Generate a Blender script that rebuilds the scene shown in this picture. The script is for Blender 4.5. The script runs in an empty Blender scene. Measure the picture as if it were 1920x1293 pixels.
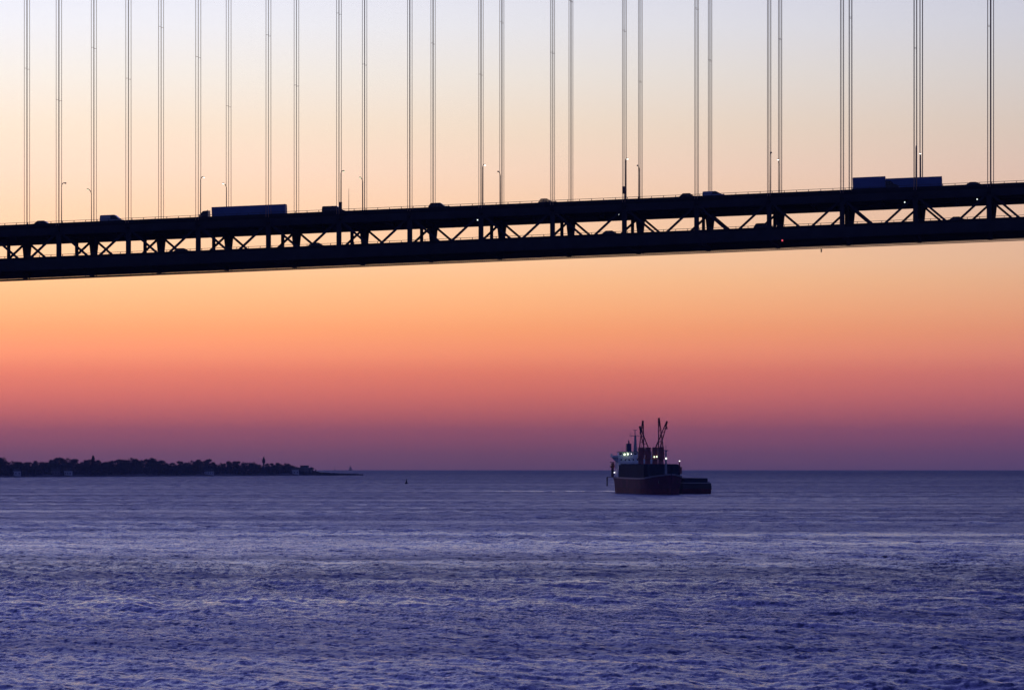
import bpy, math, random
import numpy as np
from mathutils import Vector, Matrix

random.seed(7)
rng = np.random.default_rng(7)
scene = bpy.context.scene
col = scene.collection
R_EARTH = 6.371e6
HC = 18.0                 # camera height above the water
F = 7741.0                # focal length in photo pixels (1920 wide)
YL = 862.6                # photo row of the true level line (the sea horizon dips below it)

# ------------------------------------------------------------------ camera
cam_d = bpy.data.cameras.new('camera')
cam = bpy.data.objects.new('camera', cam_d); col.objects.link(cam)
cam.location = (0, 0, HC)
cam.rotation_euler = (math.radians(90), 0, 0)
cam_d.sensor_width = 36.0
cam_d.lens = F / 1920 * 36.0
cam_d.shift_y = (YL - 646.5) / 1920
cam_d.clip_start = 1.0
cam_d.clip_end = 80000.0
scene.camera = cam
scene.view_settings.view_transform = 'Standard'
scene.view_settings.look = 'None'
scene.view_settings.exposure = 0.0
scene.view_settings.gamma = 1.0
scene.view_settings.use_curve_mapping = False
scene.cycles.use_denoising = True
scene.cycles.filter_width = 1.5

# ------------------------------------------------------------------ sky before sunrise
SUN_AZ = math.radians(-12.0)      # the sun is still below the horizon, left of the view
def lin(c):
    return tuple(((v / 255) / 12.92 if v / 255 <= 0.04045 else ((v / 255 + 0.055) / 1.055) ** 2.4) for v in c)

world = bpy.data.worlds.new('World'); scene.world = world
world.use_nodes = True
nt = world.node_tree; N = nt.nodes; L = nt.links
for n in list(N): N.remove(n)
def node(t, **k):
    n = N.new(t)
    for a, b in k.items(): setattr(n, a, b)
    return n
def m2(op, a, b=None, clamp=False):
    n = node('ShaderNodeMath', operation=op, use_clamp=clamp)
    for i, v in enumerate((a, b)):
        if v is None: continue
        if isinstance(v, (int, float)): n.inputs[i].default_value = v
        else: L.new(v, n.inputs[i])
    return n.outputs[0]
tc = node('ShaderNodeTexCoord')
nrm = node('ShaderNodeVectorMath', operation='NORMALIZE'); L.new(tc.outputs['Generated'], nrm.inputs[0])
sep = node('ShaderNodeSeparateXYZ'); L.new(nrm.outputs[0], sep.inputs[0])
elev = m2('MULTIPLY', m2('ARCSINE', sep.outputs['Z']), 180 / math.pi)      # degrees
# warp so the ramp spends most of its length near the horizon:  t = sqrt((e+1)/91)
tpos = m2('SQRT', m2('DIVIDE', m2('MAXIMUM', m2('ADD', elev, 1.0), 0.0), 91.0))
ramp = node('ShaderNodeValToRGB'); ramp.color_ramp.interpolation = 'LINEAR'
def e_of_y(y): return math.degrees(math.atan((YL - y) / F))
def t_of_e(e): return math.sqrt(max(e + 1, 0) / 91)
stops = [(-1.0, (26, 30, 70)), (-0.5, (70, 66, 104)), (e_of_y(878), (119, 83, 104)), (e_of_y(850), (140, 88, 103)), (e_of_y(820), (172, 96, 102)),
         (e_of_y(780), (204, 107, 100)), (e_of_y(740), (226, 119, 101)), (e_of_y(700), (238, 130, 102)),
         (e_of_y(660), (252, 151, 109)), (e_of_y(620), (253, 162, 109)), (e_of_y(580), (254, 176, 120)),
         (e_of_y(530), (254, 190, 136)), (e_of_y(490), (254, 200, 153)), (e_of_y(400), (253, 208, 172)),
         (e_of_y(320), (250, 216, 191)), (e_of_y(240), (244, 222, 200)), (e_of_y(140), (238, 229, 220)),
         (e_of_y(40), (231, 230, 236)), (8.5, (198, 202, 240)), (12.0, (145, 152, 228)), (18.0, (101, 107, 208)),
         (28.0, (70, 78, 180)), (45.0, (50, 61, 146)), (90.0, (42, 52, 120))]
cr = ramp.color_ramp
while len(cr.elements) < len(stops): cr.elements.new(0.5)
for i, (e, c) in enumerate(stops):
    cr.elements[i].position = t_of_e(e)
for i, (e, c) in enumerate(stops):
    cr.elements[i].position = t_of_e(e); up = 1.0 + 0.10 * math.exp(-((e - 2.1) / 0.95) ** 2)   # the glowing band
    cr.elements[i].color = (*[v_ * up for v_ in lin(c)], 1)
L.new(tpos, ramp.inputs[0])
# twilight glow: brightest above the hidden sun, falling off smoothly round the horizon
az = m2('ARCTAN2', sep.outputs['X'], sep.outputs['Y'])
da = m2('MULTIPLY', m2('SUBTRACT', az, SUN_AZ), 180 / math.pi)
da = m2('ABSOLUTE', da)
da = m2('MINIMUM', da, m2('SUBTRACT', 360.0, da))
gl = m2('EXPONENT', m2('MULTIPLY', m2('MULTIPLY', da, da), -1 / (29.0 ** 2)))
gl = m2('MULTIPLY', gl, math.exp((12 / 29.0) ** 2))
# towards the zenith the azimuth matters less
hi = m2('SMOOTH_MIN', m2('MULTIPLY', m2('MAXIMUM', elev, 0.0), 1 / 70.0), 1.0)
west = node('ShaderNodeRGB'); west.outputs[0].default_value = (*lin((58, 68, 124)), 1)
glc = m2('MINIMUM', gl, 1.35)
mul = node('ShaderNodeMix', data_type='RGBA', blend_type='MULTIPLY'); mul.inputs[0].default_value = 1
L.new(ramp.outputs[0], mul.inputs[6])
cmb = node('ShaderNodeCombineXYZ')
for i in range(3): L.new(glc, cmb.inputs[i])
L.new(cmb.outputs[0], mul.inputs[7])
add = node('ShaderNodeMix', data_type='RGBA', blend_type='ADD')
L.new(m2('SUBTRACT', 1.0, m2('MINIMUM', gl, 1.0)), add.inputs[0])
L.new(mul.outputs[2], add.inputs[6]); L.new(west.outputs[0], add.inputs[7])
bg = node('ShaderNodeBackground'); bg.inputs[1].default_value = 1.05
L.new(add.outputs[2], bg.inputs[0])
wo = node('ShaderNodeOutputWorld'); L.new(bg.outputs[0], wo.inputs[0])

# ------------------------------------------------------------------ helpers
def sea(x, y): return -(x * x + y * y) / (2 * R_EARTH)
def at_px(px, py):
    """point of the sea surface seen at a photo pixel (the Earth's curvature included)"""
    tx = (px - 960) / F; d = (py - YL) / F
    disc = d * d - 2 * HC / R_EARTH
    y = R_EARTH * (d - math.sqrt(max(disc, 0)))
    return Vector((tx * y, y, sea(tx * y, y)))

def mat(name, color, rough=0.6, metal=0.0, spec=0.5, var=0.25, scale=1.5, emit=None, estr=0.0, trans=0.0):
    m = bpy.data.materials.new(name); m.use_nodes = True
    t = m.node_tree; b = t.nodes['Principled BSDF']
    b.inputs['Roughness'].default_value = rough
    b.inputs['Metallic'].default_value = metal
    b.inputs['Specular IOR Level'].default_value = spec
    if var > 0:
        tcn = t.nodes.new('ShaderNodeTexCoord')
        nz = t.nodes.new('ShaderNodeTexNoise'); nz.inputs['Scale'].default_value = scale; nz.inputs['Detail'].default_value = 5
        t.links.new(tcn.outputs['Object'], nz.inputs['Vector'])
        r = t.nodes.new('ShaderNodeValToRGB')
        r.color_ramp.elements[0].position = 0.3; r.color_ramp.elements[1].position = 0.7
        r.color_ramp.elements[0].color = (*[c * (1 - var) for c in color], 1)
        r.color_ramp.elements[1].color = (*[min(1, c * (1 + var)) for c in color], 1)
        t.links.new(nz.outputs['Fac'], r.inputs[0]); t.links.new(r.outputs[0], b.inputs['Base Color'])
    else:
        b.inputs['Base Color'].default_value = (*color, 1)
    if emit:
        b.inputs['Emission Color'].default_value = (*emit, 1); b.inputs['Emission Strength'].default_value = estr
    if trans:
        b.inputs['Alpha'].default_value = 1 - trans
    return m

M = dict(
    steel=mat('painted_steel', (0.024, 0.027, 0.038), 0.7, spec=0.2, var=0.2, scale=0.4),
    steel_dark=mat('dark_steel', (0.014, 0.015, 0.020), 0.8, spec=0.15, var=0.25, scale=0.5),  # darker tone of the bridge steel
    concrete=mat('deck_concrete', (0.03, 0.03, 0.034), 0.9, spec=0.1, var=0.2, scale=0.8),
    rope=mat('galvanised_rope', (0.50, 0.27, 0.16), 0.6, spec=0.3, var=0.1, scale=0.3),
    rail=mat('rail_steel', (0.08, 0.08, 0.09), 0.6, spec=0.3, var=0.15),
    lamp_pole=mat('lamp_pole_metal', (0.07, 0.07, 0.075), 0.6, spec=0.3, var=0.15),
    lamp_on=mat('lamp_lens_lit', (0.9, 0.9, 0.8), 0.4, var=0, emit=(1.0, 0.96, 0.82), estr=5.0),
    lamp_dim=mat('lamp_lens_dim', (0.7, 0.75, 0.6), 0.4, var=0, emit=(0.85, 0.95, 0.6), estr=1.2),
    lamp_off=mat('lamp_lens_unlit', (0.10, 0.10, 0.09), 0.3, var=0.1),
    deck_lamp_lens=mat('deck_lamp_lens', (0.8, 0.85, 0.85), 0.4, var=0, emit=(0.9, 1.0, 0.95), estr=1.6),
    red_lamp=mat('red_lamp', (0.5, 0.05, 0.05), 0.4, var=0, emit=(1.0, 0.10, 0.14), estr=1.1),
    sign=mat('sign_back', (0.03, 0.03, 0.03), 0.7, var=0.2),
    glass=mat('tinted_glass', (0.01, 0.012, 0.015), 0.08, var=0, trans=0.6),
    dark_glass=mat('dark_glass', (0.008, 0.01, 0.014), 0.08, var=0),
    tyre=mat('tyre_rubber', (0.012, 0.012, 0.012), 0.9, spec=0.1, var=0.2, scale=5),
    rim=mat('wheel_metal', (0.25, 0.25, 0.26), 0.4, 0.8, var=0.1, scale=5),
    trim=mat('black_trim', (0.015, 0.015, 0.016), 0.6, var=0.1),
    tail=mat('tail_lens', (0.25, 0.01, 0.01), 0.3, var=0),
    head=mat('head_lens', (0.6, 0.6, 0.6), 0.2, var=0),
    car_black=mat('car_paint_black', (0.015, 0.015, 0.018), 0.3, var=0.1),
    car_red=mat('car_paint_maroon', (0.07, 0.012, 0.012), 0.3, var=0.1),
    car_grey=mat('car_paint_grey', (0.07, 0.07, 0.08), 0.3, var=0.1),
    van_white=mat('van_paint_white', (0.30, 0.31, 0.34), 0.35, var=0.1),
    van_blue=mat('van_paint_pale_blue', (0.22, 0.27, 0.38), 0.35, var=0.1),
    truck_blue=mat('trailer_paint_blue', (0.075, 0.13, 0.30), 0.45, var=0.12, scale=0.6),
    truck_navy=mat('truck_box_navy', (0.07, 0.11, 0.27), 0.45, var=0.12, scale=0.6),
)

class MB:
    def __init__(s): s.v = []; s.f = []
    def hexa(s, p):                       # 8 points: bottom ring then top ring
        i = len(s.v); s.v += [tuple(q) for q in p]
        s.f += [(i, i+3, i+2, i+1), (i+4, i+5, i+6, i+7)] + [(i+a, i+(a+1) % 4, i+4+(a+1) % 4, i+4+a) for a in range(4)]
        return s
    def box(s, x0, x1, y0, y1, z0, z1, g=0.0, tx=0, ty=0):   # g: shear of z along x; tx, ty: inset of the top
        P = [(x0, y0, z0), (x1, y0, z0), (x1, y1, z0), (x0, y1, z0),
             (x0+tx, y0+ty, z1), (x1-tx, y0+ty, z1), (x1-tx, y1-ty, z1), (x0+tx, y1-ty, z1)]
        return s.hexa([(x, y, z + g * x) for x, y, z in P])
    def prism(s, poly, y0, y1, inset=0.0):   # polygon in x-z pushed along y
        n = len(poly); i = len(s.v)
        cx = sum(p[0] for p in poly) / n; cz = sum(p[1] for p in poly) / n
        s.v += [(x, y0, z) for x, z in poly] + [(x, y1, z) for x, z in poly]
        s.f += [tuple(range(i, i+n)), tuple(range(i+2*n-1, i+n-1, -1))]
        s.f += [(i+(a+1) % n, i+a, i+n+a, i+n+(a+1) % n) for a in range(n)]
        return s
    def tube(s, pts, r, n=6, cap=True):
        pts = [Vector(p) for p in pts]
        if not isinstance(r, (list, tuple)): r = [r] * len(pts)
        i0 = len(s.v)
        for k, p in enumerate(pts):
            d = (pts[min(k+1, len(pts)-1)] - pts[max(k-1, 0)]).normalized()
            u = d.cross(Vector((0, 0, 1)));
            if u.length < 1e-4: u = Vector((1, 0, 0))
            u.normalize(); w = d.cross(u)
            for a in range(n):
                an = 2 * math.pi * a / n
                s.v.append(tuple(p + u * (r[k] * math.cos(an)) + w * (r[k] * math.sin(an))))
        for k in range(len(pts) - 1):
            for a in range(n):
                b = (a+1) % n
                s.f.append((i0+k*n+a, i0+k*n+b, i0+(k+1)*n+b, i0+(k+1)*n+a))
        if cap:
            s.f.append(tuple(range(i0+n-1, i0-1, -1))); e = i0+(len(pts)-1)*n
            s.f.append(tuple(range(e, e+n)))
        return s
    def bar(s, p, q, w, d):               # rectangular bar in the x-z plane from p to q, w across in plane, d along y
        p = Vector(p); q = Vector(q); t = (q - p).normalized()
        nrm_ = Vector((-t.z, 0, t.x)) * (w / 2); y = Vector((0, d / 2, 0))
        return s.hexa([p-nrm_-y, p+nrm_-y, p+nrm_+y, p-nrm_+y, q-nrm_-y, q+nrm_-y, q+nrm_+y, q-nrm_+y])
    def disc(s, c, axis, r, w, n=14):     # short cylinder
        a = Vector(axis).normalized()
        return s.tube([Vector(c) - a * w / 2, Vector(c) + a * w / 2], r, n)
    def mesh(s, name, m):
        me = bpy.data.meshes.new(name); me.from_pydata(s.v, [], s.f); me.update()
        if m: me.materials.append(m)
        return me
    def build(s, name, m, parent=None, smooth=False):
        me = s.mesh(name, m)
        if smooth:
            me.polygons.foreach_set('use_smooth', [True] * len(me.polygons))
        return link(name, me, parent)
def link(name, me, parent=None):
    o = bpy.data.objects.new(name, me); col.objects.link(o)
    if parent is not None: o.parent = parent
    return o
def empty(name, loc=(0, 0, 0), rot=(0, 0, 0)):
    o = bpy.data.objects.new(name, None); col.objects.link(o)
    o.location = loc; o.rotation_euler = rot; o.empty_display_size = 0.5
    return o
def tag(o, label=None, cat=None, group=None, kind=None):
    if label: o['label'] = label
    if cat: o['category'] = cat
    if group: o['group'] = group
    if kind: o['kind'] = kind
    return o
def copy_tree(o, parent=None):
    c = o.copy(); col.objects.link(c); c.parent = parent
    for ch in [x for x in o.children]: copy_tree(ch, c)
    return c

# ------------------------------------------------------------------ the sea
def build_sea():
    dense = np.linspace(-0.150, 0.150, 760)
    left = -0.150 - 0.004 * (1.22 ** np.arange(1, 30) - 1) / 0.22
    left = left[left > -1.6]
    tx = np.concatenate([left[::-1], dense, -left])
    ys = [40.0]
    while ys[-1] < 21500:
        y = ys[-1]
        r = 0.012 if y < 290 else 0.00155 if y < 1300 else 0.0027 if y < 4000 else 0.010
        ys.append(y * (1 + r))
    ys = np.array(ys)
    Y, T = np.meshgrid(ys, tx, indexing='ij')
    X = T * Y
    Z = -(X * X + Y * Y) / (2 * R_EARTH)
    r2 = np.random.default_rng(11)
    dx = Y * (0.30 / 760)
    dyy = Y * 0.0016
    h = np.zeros_like(X)
    patch = 0.80 + 0.22 * np.clip((X - 5) / 25, -1, 1) * np.clip((620 - Y) / 200, 0, 1) + 0.28 * np.sin(X / 61 + 1.3 * np.sin(Y / 173)) * np.sin(Y / 97 + 0.7 * np.sin(X / 45))
    inner = np.abs(T) < 0.16
    n = 90
    for i in range(n):
        lam = 1.8 * (32.0 / 1.8) ** ((i + r2.random()) / n)
        th = math.radians(15 + r2.normal(0, 40 if lam < 4 else 26 if lam < 7 else 17))
        kx, ky = 2 * math.pi / lam * math.cos(th), 2 * math.pi / lam * math.sin(th)
        amp = 0.0098 * lam ** 0.55 * math.exp(-(lam / 30) ** 4) * (0.7 + 0.6 * r2.random())
        ph = r2.random() * 6.283
        fade = np.clip((lam / np.maximum(dx / abs(math.cos(th) + 1e-3), 1e-3) - 3) / 4, 0, 1) * np.clip((lam / np.maximum(abs(math.sin(th)) * dyy, 1e-3) - 3) / 4, 0, 1)
        q = kx * X + ky * Y + ph + 0.9 * np.sin(0.021 * X * (1 + 0.1 * i % 3) + 0.013 * Y + i)
        sn = np.sin(q)
        h += fade * amp * (sn + 0.34 * np.cos(2 * q))
    h *= patch * inner
    Z = Z + h
    nv = X.size; nr, nc = X.shape
    co = np.stack([X, Y, Z], -1).reshape(-1, 3).astype(np.float32)
    idx = np.arange(nv).reshape(nr, nc)
    quads = np.stack([idx[:-1, :-1], idx[:-1, 1:], idx[1:, 1:], idx[1:, :-1]], -1).reshape(-1, 4).astype(np.int32)
    me = bpy.data.meshes.new('water')
    me.vertices.add(nv); me.vertices.foreach_set('co', co.ravel())
    me.loops.add(quads.size); me.loops.foreach_set('vertex_index', quads.ravel())
    me.polygons.add(len(quads))
    me.polygons.foreach_set('loop_start', np.arange(0, quads.size, 4, dtype=np.int32))
    me.polygons.foreach_set('use_smooth', np.ones(len(quads), dtype=bool))
    me.update(calc_edges=True)
    m = bpy.data.materials.new('sea_water'); m.use_nodes = True
    t = m.node_tree; b = t.nodes['Principled BSDF']; nd = t.nodes; lk = t.links
    b.inputs['Base Color'].default_value = (0.004, 0.007, 0.048, 1)
    b.inputs['IOR'].default_value = 1.333
    geo = nd.new('ShaderNodeNewGeometry')
    def mp(scale, rotz=0.0):
        q = nd.new('ShaderNodeMapping'); q.inputs['Scale'].default_value = scale; q.inputs['Rotation'].default_value = (0, 0, rotz)
        lk.new(geo.outputs['Position'], q.inputs[0]); return q.outputs[0]
    def nz(vec, detail=2.0, rough=0.5, dist=0.0):
        q = nd.new('ShaderNodeTexNoise'); q.inputs['Scale'].default_value = 1.0; q.inputs['Detail'].default_value = detail
        q.inputs['Roughness'].default_value = rough; q.inputs['Distortion'].default_value = dist
        lk.new(vec, q.inputs['Vector']); return q
    def mth(op, a, b_=None, c=None, clamp=False):
        q = nd.new('ShaderNodeMath'); q.operation = op; q.use_clamp = clamp
        for i, v in enumerate((a, b_, c)):
            if v is None: continue
            if isinstance(v, (int, float)): q.inputs[i].default_value = v
            else: lk.new(v, q.inputs[i])
        return q.outputs[0]
    def vm(op, a, b_=None, scale=None):
        q = nd.new('ShaderNodeVectorMath'); q.operation = op
        for i, v in enumerate((a, b_)):
            if v is None: continue
            if isinstance(v, tuple): q.inputs[i].default_value = v
            else: lk.new(v, q.inputs[i])
        if scale is not None:
            if isinstance(scale, (int, float)): q.inputs['Scale'].default_value = scale
            else: lk.new(scale, q.inputs['Scale'])
        return q.outputs[0]
    # wind patches: long in x, short in depth
    w1 = nz(mp((1 / 420, 1 / 62, 1)), 3.0, 0.55, 0.4).outputs['Fac']
    w2 = nz(mp((1 / 95, 1 / 26, 1), 0.08), 2.0, 0.5, 0.3).outputs['Fac']
    wind = mth('ADD', mth('MULTIPLY', w1, 0.65), mth('MULTIPLY', w2, 0.35))
    wr = nd.new('ShaderNodeMapRange'); wr.inputs[1].default_value = 0.36; wr.inputs[2].default_value = 0.64
    lk.new(wind, wr.inputs[0]); wind = wr.outputs[0]
    # the smooth wake astern of the ship
    sepp = nd.new('ShaderNodeSeparateXYZ'); lk.new(geo.outputs['Position'], sepp.inputs[0])
    wy = mth('ADD', mth('MULTIPLY', sepp.outputs['X'], -0.22), 2462.0)
    wdist = mth('ABSOLUTE', mth('SUBTRACT', sepp.outputs['Y'], wy))
    wk = mth('SUBTRACT', 1.0, mth('MULTIPLY', wdist, 1 / 26.0), clamp=True)
    wx1 = mth('MULTIPLY', mth('ADD', sepp.outputs['X'], 46.0), 1 / 50.0, clamp=True)
    wx2 = mth('MULTIPLY', mth('SUBTRACT', 70.0, sepp.outputs['X']), 1 / 6.0, clamp=True)
    wake = mth('MULTIPLY', wk, mth('MULTIPLY', wx1, wx2))
    slk = nz(mp((1 / 300, 1 / 70, 1), 0.05), 2.0, 0.5, 0.5).outputs['Fac']
    sd = mth('ADD', mth('SUBTRACT', sepp.outputs['Y'], 520.0), mth('MULTIPLY', mth('SUBTRACT', slk, 0.5), 260.0))
    sd = mth('MULTIPLY', mth('MULTIPLY', sd, sd), -1 / (85.0 ** 2))
    slick = mth('EXPONENT', sd)
    sd2 = mth('ADD', mth('SUBTRACT', sepp.outputs['Y'], 900.0), mth('MULTIPLY', mth('SUBTRACT', slk, 0.5), 300.0))
    slick2 = mth('EXPONENT', mth('MULTIPLY', mth('MULTIPLY', sd2, sd2), -1 / (170.0 ** 2)))
    calm = mth('SUBTRACT', 1.0, mth('ADD', mth('MULTIPLY', wake, 0.42), mth('ADD', mth('MULTIPLY', slick, 0.17), mth('MULTIPLY', slick2, 0.21))))
    s_amt = mth('MULTIPLY', mth('ADD', mth('MULTIPLY', wind, 0.95), 0.35), calm)
    # ripple slopes at three sizes, crests roughly along the swell
    a1 = nz(mp((1 / 1.15, 1 / 3.4, 1), 0.25), 4.0, 0.62, 0.4).outputs['Color']
    a2 = nz(mp((1 / 0.38, 1 / 1.1, 1), -0.2), 2.0, 0.6, 0.3).outputs['Color']
    a3 = nz(mp((1 / 5.5, 1 / 16.0, 1), 0.3), 2.0, 0.5, 0.6).outputs['Color']
    half = (0.5, 0.5, 0.5)
    v = vm('ADD', vm('SCALE', vm('SUBTRACT', a1, half), scale=SLOPE[0]), vm('SCALE', vm('SUBTRACT', a2, half), scale=SLOPE[1]))
    v = vm('ADD', v, vm('SCALE', vm('SUBTRACT', a3, half), scale=SLOPE[2]))
    # seen at a grazing angle it is the faces leaning towards the open bay side that show
    sv = nd.new('ShaderNodeSeparateXYZ'); lk.new(v, sv.inputs[0])
    yy = mth('SUBTRACT', 0.0, mth('MULTIPLY', mth('ABSOLUTE', mth('SUBTRACT', sv.outputs['Y'], 0.02)), LEAN))
    cv = nd.new('ShaderNodeCombineXYZ'); lk.new(sv.outputs['X'], cv.inputs[0]); lk.new(yy, cv.inputs[1])
    v = vm('SCALE', cv.outputs[0], scale=s_amt)
    v = vm('MULTIPLY', v, (1.0, 1.0, 0.0))
    nn = vm('NORMALIZE', vm('ADD', geo.outputs['Normal'], v))
    lk.new(nn, b.inputs['Normal'])
    # beyond the modelled waves their slopes go into the roughness instead
    far_ = mth('MULTIPLY', mth('SUBTRACT', sepp.outputs['Y'], 700.0), 1 / 6000.0, clamp=True)
    far_ = mth('POWER', far_, 0.6)
    rg = mth('MULTIPLY', mth('ADD', mth('ADD', mth('MULTIPLY', wind, 0.12), mth('MULTIPLY', far_, 0.23)), ROUGH0), calm)
    lk.new(mth('MAXIMUM', rg, 0.08), b.inputs['Roughness'])
    me.materials.append(m)
    o = link('water', me)
    tag(o, 'rippled violet blue open sea reaching to the horizon', 'sea', kind='structure')
    return o
LEAN = 1.5
SLOPE = (0.80, 0.62, 0.22)
ROUGH0 = 0.205
build_sea()

# ------------------------------------------------------------------ the bridge
TH = 0.137345; D0 = 865.9; P = 15.14; S0 = -97.41; W = 31.4
CS, SN = math.cos(TH), math.sin(TH)
GR = 0.501 / P                               # grade of the deck
K0, K1 = -3, 16
def sk(k): return k * P + S0
def H(s): return HC + 55.6 + 0.501 * ((s - S0) / P - 10)     # top of the near parapet above the water
def s_of_px(px, a):
    xr = (px - 960) / F
    return (xr * (D0 + a * CS) - a * SN) / (CS + xr * SN)
def bw(s, a, z): return Vector((s * CS + a * SN, D0 - s * SN + a * CS, z))
bridge = empty('suspension_bridge', (0, D0, 0), (0, 0, -TH))
tag(bridge, 'dark double-deck suspension bridge crossing high above the sea', 'bridge')
SA, SB = sk(K0) - 7, sk(K1) + 7
def hs(z): return H(0) + z                  # local height at s=0; shear g supplies the grade
def long_box(name, m, a0, a1, z0, z1):
    return MB().box(SA, SB, a0, a1, hs(z0), hs(z1), g=GR).build(name, m, bridge)
DECK = -0.65
for a in (0.0, W):
    sgn = 1 if a == 0 else -1
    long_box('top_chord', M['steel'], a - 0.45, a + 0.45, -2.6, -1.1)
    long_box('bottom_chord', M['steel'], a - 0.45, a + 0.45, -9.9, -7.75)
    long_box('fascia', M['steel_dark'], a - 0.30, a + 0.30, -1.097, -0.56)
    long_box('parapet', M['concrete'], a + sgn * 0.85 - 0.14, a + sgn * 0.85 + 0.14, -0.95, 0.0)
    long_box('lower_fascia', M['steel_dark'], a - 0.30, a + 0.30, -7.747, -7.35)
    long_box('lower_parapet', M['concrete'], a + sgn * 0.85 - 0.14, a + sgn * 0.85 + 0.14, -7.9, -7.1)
    for nm, z in (('railing', 0.0), ('lower_railing', -7.1)):
        b = MB(); y = a + sgn * 0.85
        b.box(SA, SB, y - 0.035, y + 0.035, hs(z + 0.31), hs(z + 0.40), g=GR)
        s = SA
        while s < SB:
            b.box(s - 0.06, s + 0.06, y - 0.05, y + 0.05, hs(z + 0.002), hs(z + 0.308), g=GR)
            s += P / 6
        b.build(nm, M['rail'], bridge)
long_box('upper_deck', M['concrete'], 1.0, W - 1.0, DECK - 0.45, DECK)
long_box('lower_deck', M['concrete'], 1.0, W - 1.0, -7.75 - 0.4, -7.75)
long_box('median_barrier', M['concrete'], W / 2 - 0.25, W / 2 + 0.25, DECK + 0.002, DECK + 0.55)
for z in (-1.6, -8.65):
    for a in (5.2, 10.4, 21.0, 26.2):
        long_box('stringer', M['steel_dark'], a - 0.2, a + 0.2, z - 0.35, z + 0.49)

def post_mesh(w, d, z0, z1, fl, name):
    b = MB()
    zs = [(z0, w + fl), (z0 + 0.9, w), (z1 - 1.1, w), (z1, w + fl)]
    for (za, wa), (zb, wb) in zip(zs[:-1], zs[1:]):
        b.hexa([(-wa/2, -d/2, za), (wa/2, -d/2, za), (wa/2, d/2, za), (-wa/2, d/2, za),
                (-wb/2, -d/2, zb), (wb/2, -d/2, zb), (wb/2, d/2, zb), (-wb/2, d/2, zb)])
    return b
post_me = post_mesh(0.98, 0.7, -8.2, -2.2, 0.5, 'vertical_post').mesh('vertical_post', M['steel'])
far_me = MB()
for (za, wa), (zb, wb) in (((-8.2, 1.35), (-5.5, 1.4)), ((-5.5, 1.4), (-2.2, 2.1))):
    far_me.hexa([(-wa/2, -0.35, za), (wa/2, -0.35, za), (wa/2, 0.35, za), (-wa/2, 0.35, za), (-wb/2, -0.35, zb), (wb/2, -0.35, zb), (wb/2, 0.35, zb), (-wb/2, 0.35, zb)])
far_me = far_me.mesh('vertical_post', M['steel'])
colm_me = post_mesh(0.66, 0.6, -8.1, -1.3, 0.25, 'centre_column').mesh('centre_column', M['steel_dark'])
diag_me = {}
for sg in (-1, 1):
    diag_me[sg] = MB().bar((0, 0, -8.5), (sg * (P/2 - 0.15), 0, -1.95 + sg * GR * P / 2), 0.46, 0.5).mesh('diagonal', M['steel'])
knee_me = {}
for sg in (1, -1):
    b = MB(); i = 0
    b.v = [(-0.2, sg*0.35, -2.4), (0.2, sg*0.35, -2.4), (0.2, sg*0.35, -4.6), (-0.2, sg*0.35, -4.6), (-0.2, sg*2.9, -2.4), (0.2, sg*2.9, -2.4)]
    b.f = [(0, 1, 2, 3), (0, 4, 5, 1), (4, 3, 2, 5), (0, 3, 4), (1, 5, 2)]
    knee_me[sg] = b.mesh('knee_bracket', M['steel_dark'])
fb_me = MB().box(-0.3, 0.3, 0.46, W - 0.46, -2.55, -1.12).mesh('floor_beam', M['steel_dark'])
fb2_me = MB().box(-0.3, 0.3, 0.46, W - 0.46, -9.8, -8.16).mesh('lower_floor_beam', M['steel_dark'])
sub_me = MB().box(-0.18, 0.18, 0.46, W - 0.46, -2.0, -1.12).mesh('cross_beam', M['steel_dark'])
for k in range(K0, K1 + 1):
    s = sk(k); z = H(s)
    for a, sg in ((0.0, 1), (W, -1)):
        o = link('vertical_post', post_me if a == 0 else far_me, bridge); o.location = (s, a, z)
        o = link('knee_bracket', knee_me[sg], bridge); o.location = (s, a, z)
        if k < K1:
            for dg in (-1, 1):
                o = link('diagonal', diag_me[dg], bridge); o.location = (s + P/2, a, H(s + P/2))
    o = link('centre_column', colm_me, bridge); o.location = (s, W/2, z)
    o = link('floor_beam', fb_me, bridge); o.location = (s, 0, z)
    o = link('lower_floor_beam', fb2_me, bridge); o.location = (s, 0, z)
    o = link('cross_beam', sub_me, bridge); o.location = (s + P/2, 0, H(s + P/2))
# inspection walkway hung under the far chord
b = MB()
for y, zz in ((W + 0.5, -10.02), (W - 0.5, -10.02)):
    b.box(SA, SB, y - 0.04, y + 0.04, hs(zz - 0.05), hs(zz + 0.03), g=GR)
    b.box(SA, SB, y - 0.04, y + 0.04, hs(zz - 0.36), hs(zz - 0.26), g=GR)
s = SA
while s < SB:
    b.box(s - 0.07, s + 0.07, W - 0.6, W + 0.6, hs(-10.30), hs(-10.07), g=GR); s += 0.42
s = SA
while s < SB:
    b.box(s - 0.05, s + 0.05, W + 0.25, W + 0.35, hs(-9.99), hs(-9.89), g=GR); s += P / 6
wkw = b.build('inspection_walkway', M['steel_dark'], bridge)
wh_me = MB().box(-0.5, 0.5, -0.3, 0.3, -10.06, -9.905).box(0.95, 1.1, -0.3, 0.3, -10.06, -9.905).mesh('walkway_hanger', M['steel_dark'])
for k in range(K0, K1 + 1):
    o = link('walkway_hanger', wh_me, bridge); o.location = (sk(k) - 0.4, W, H(sk(k)))
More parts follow.
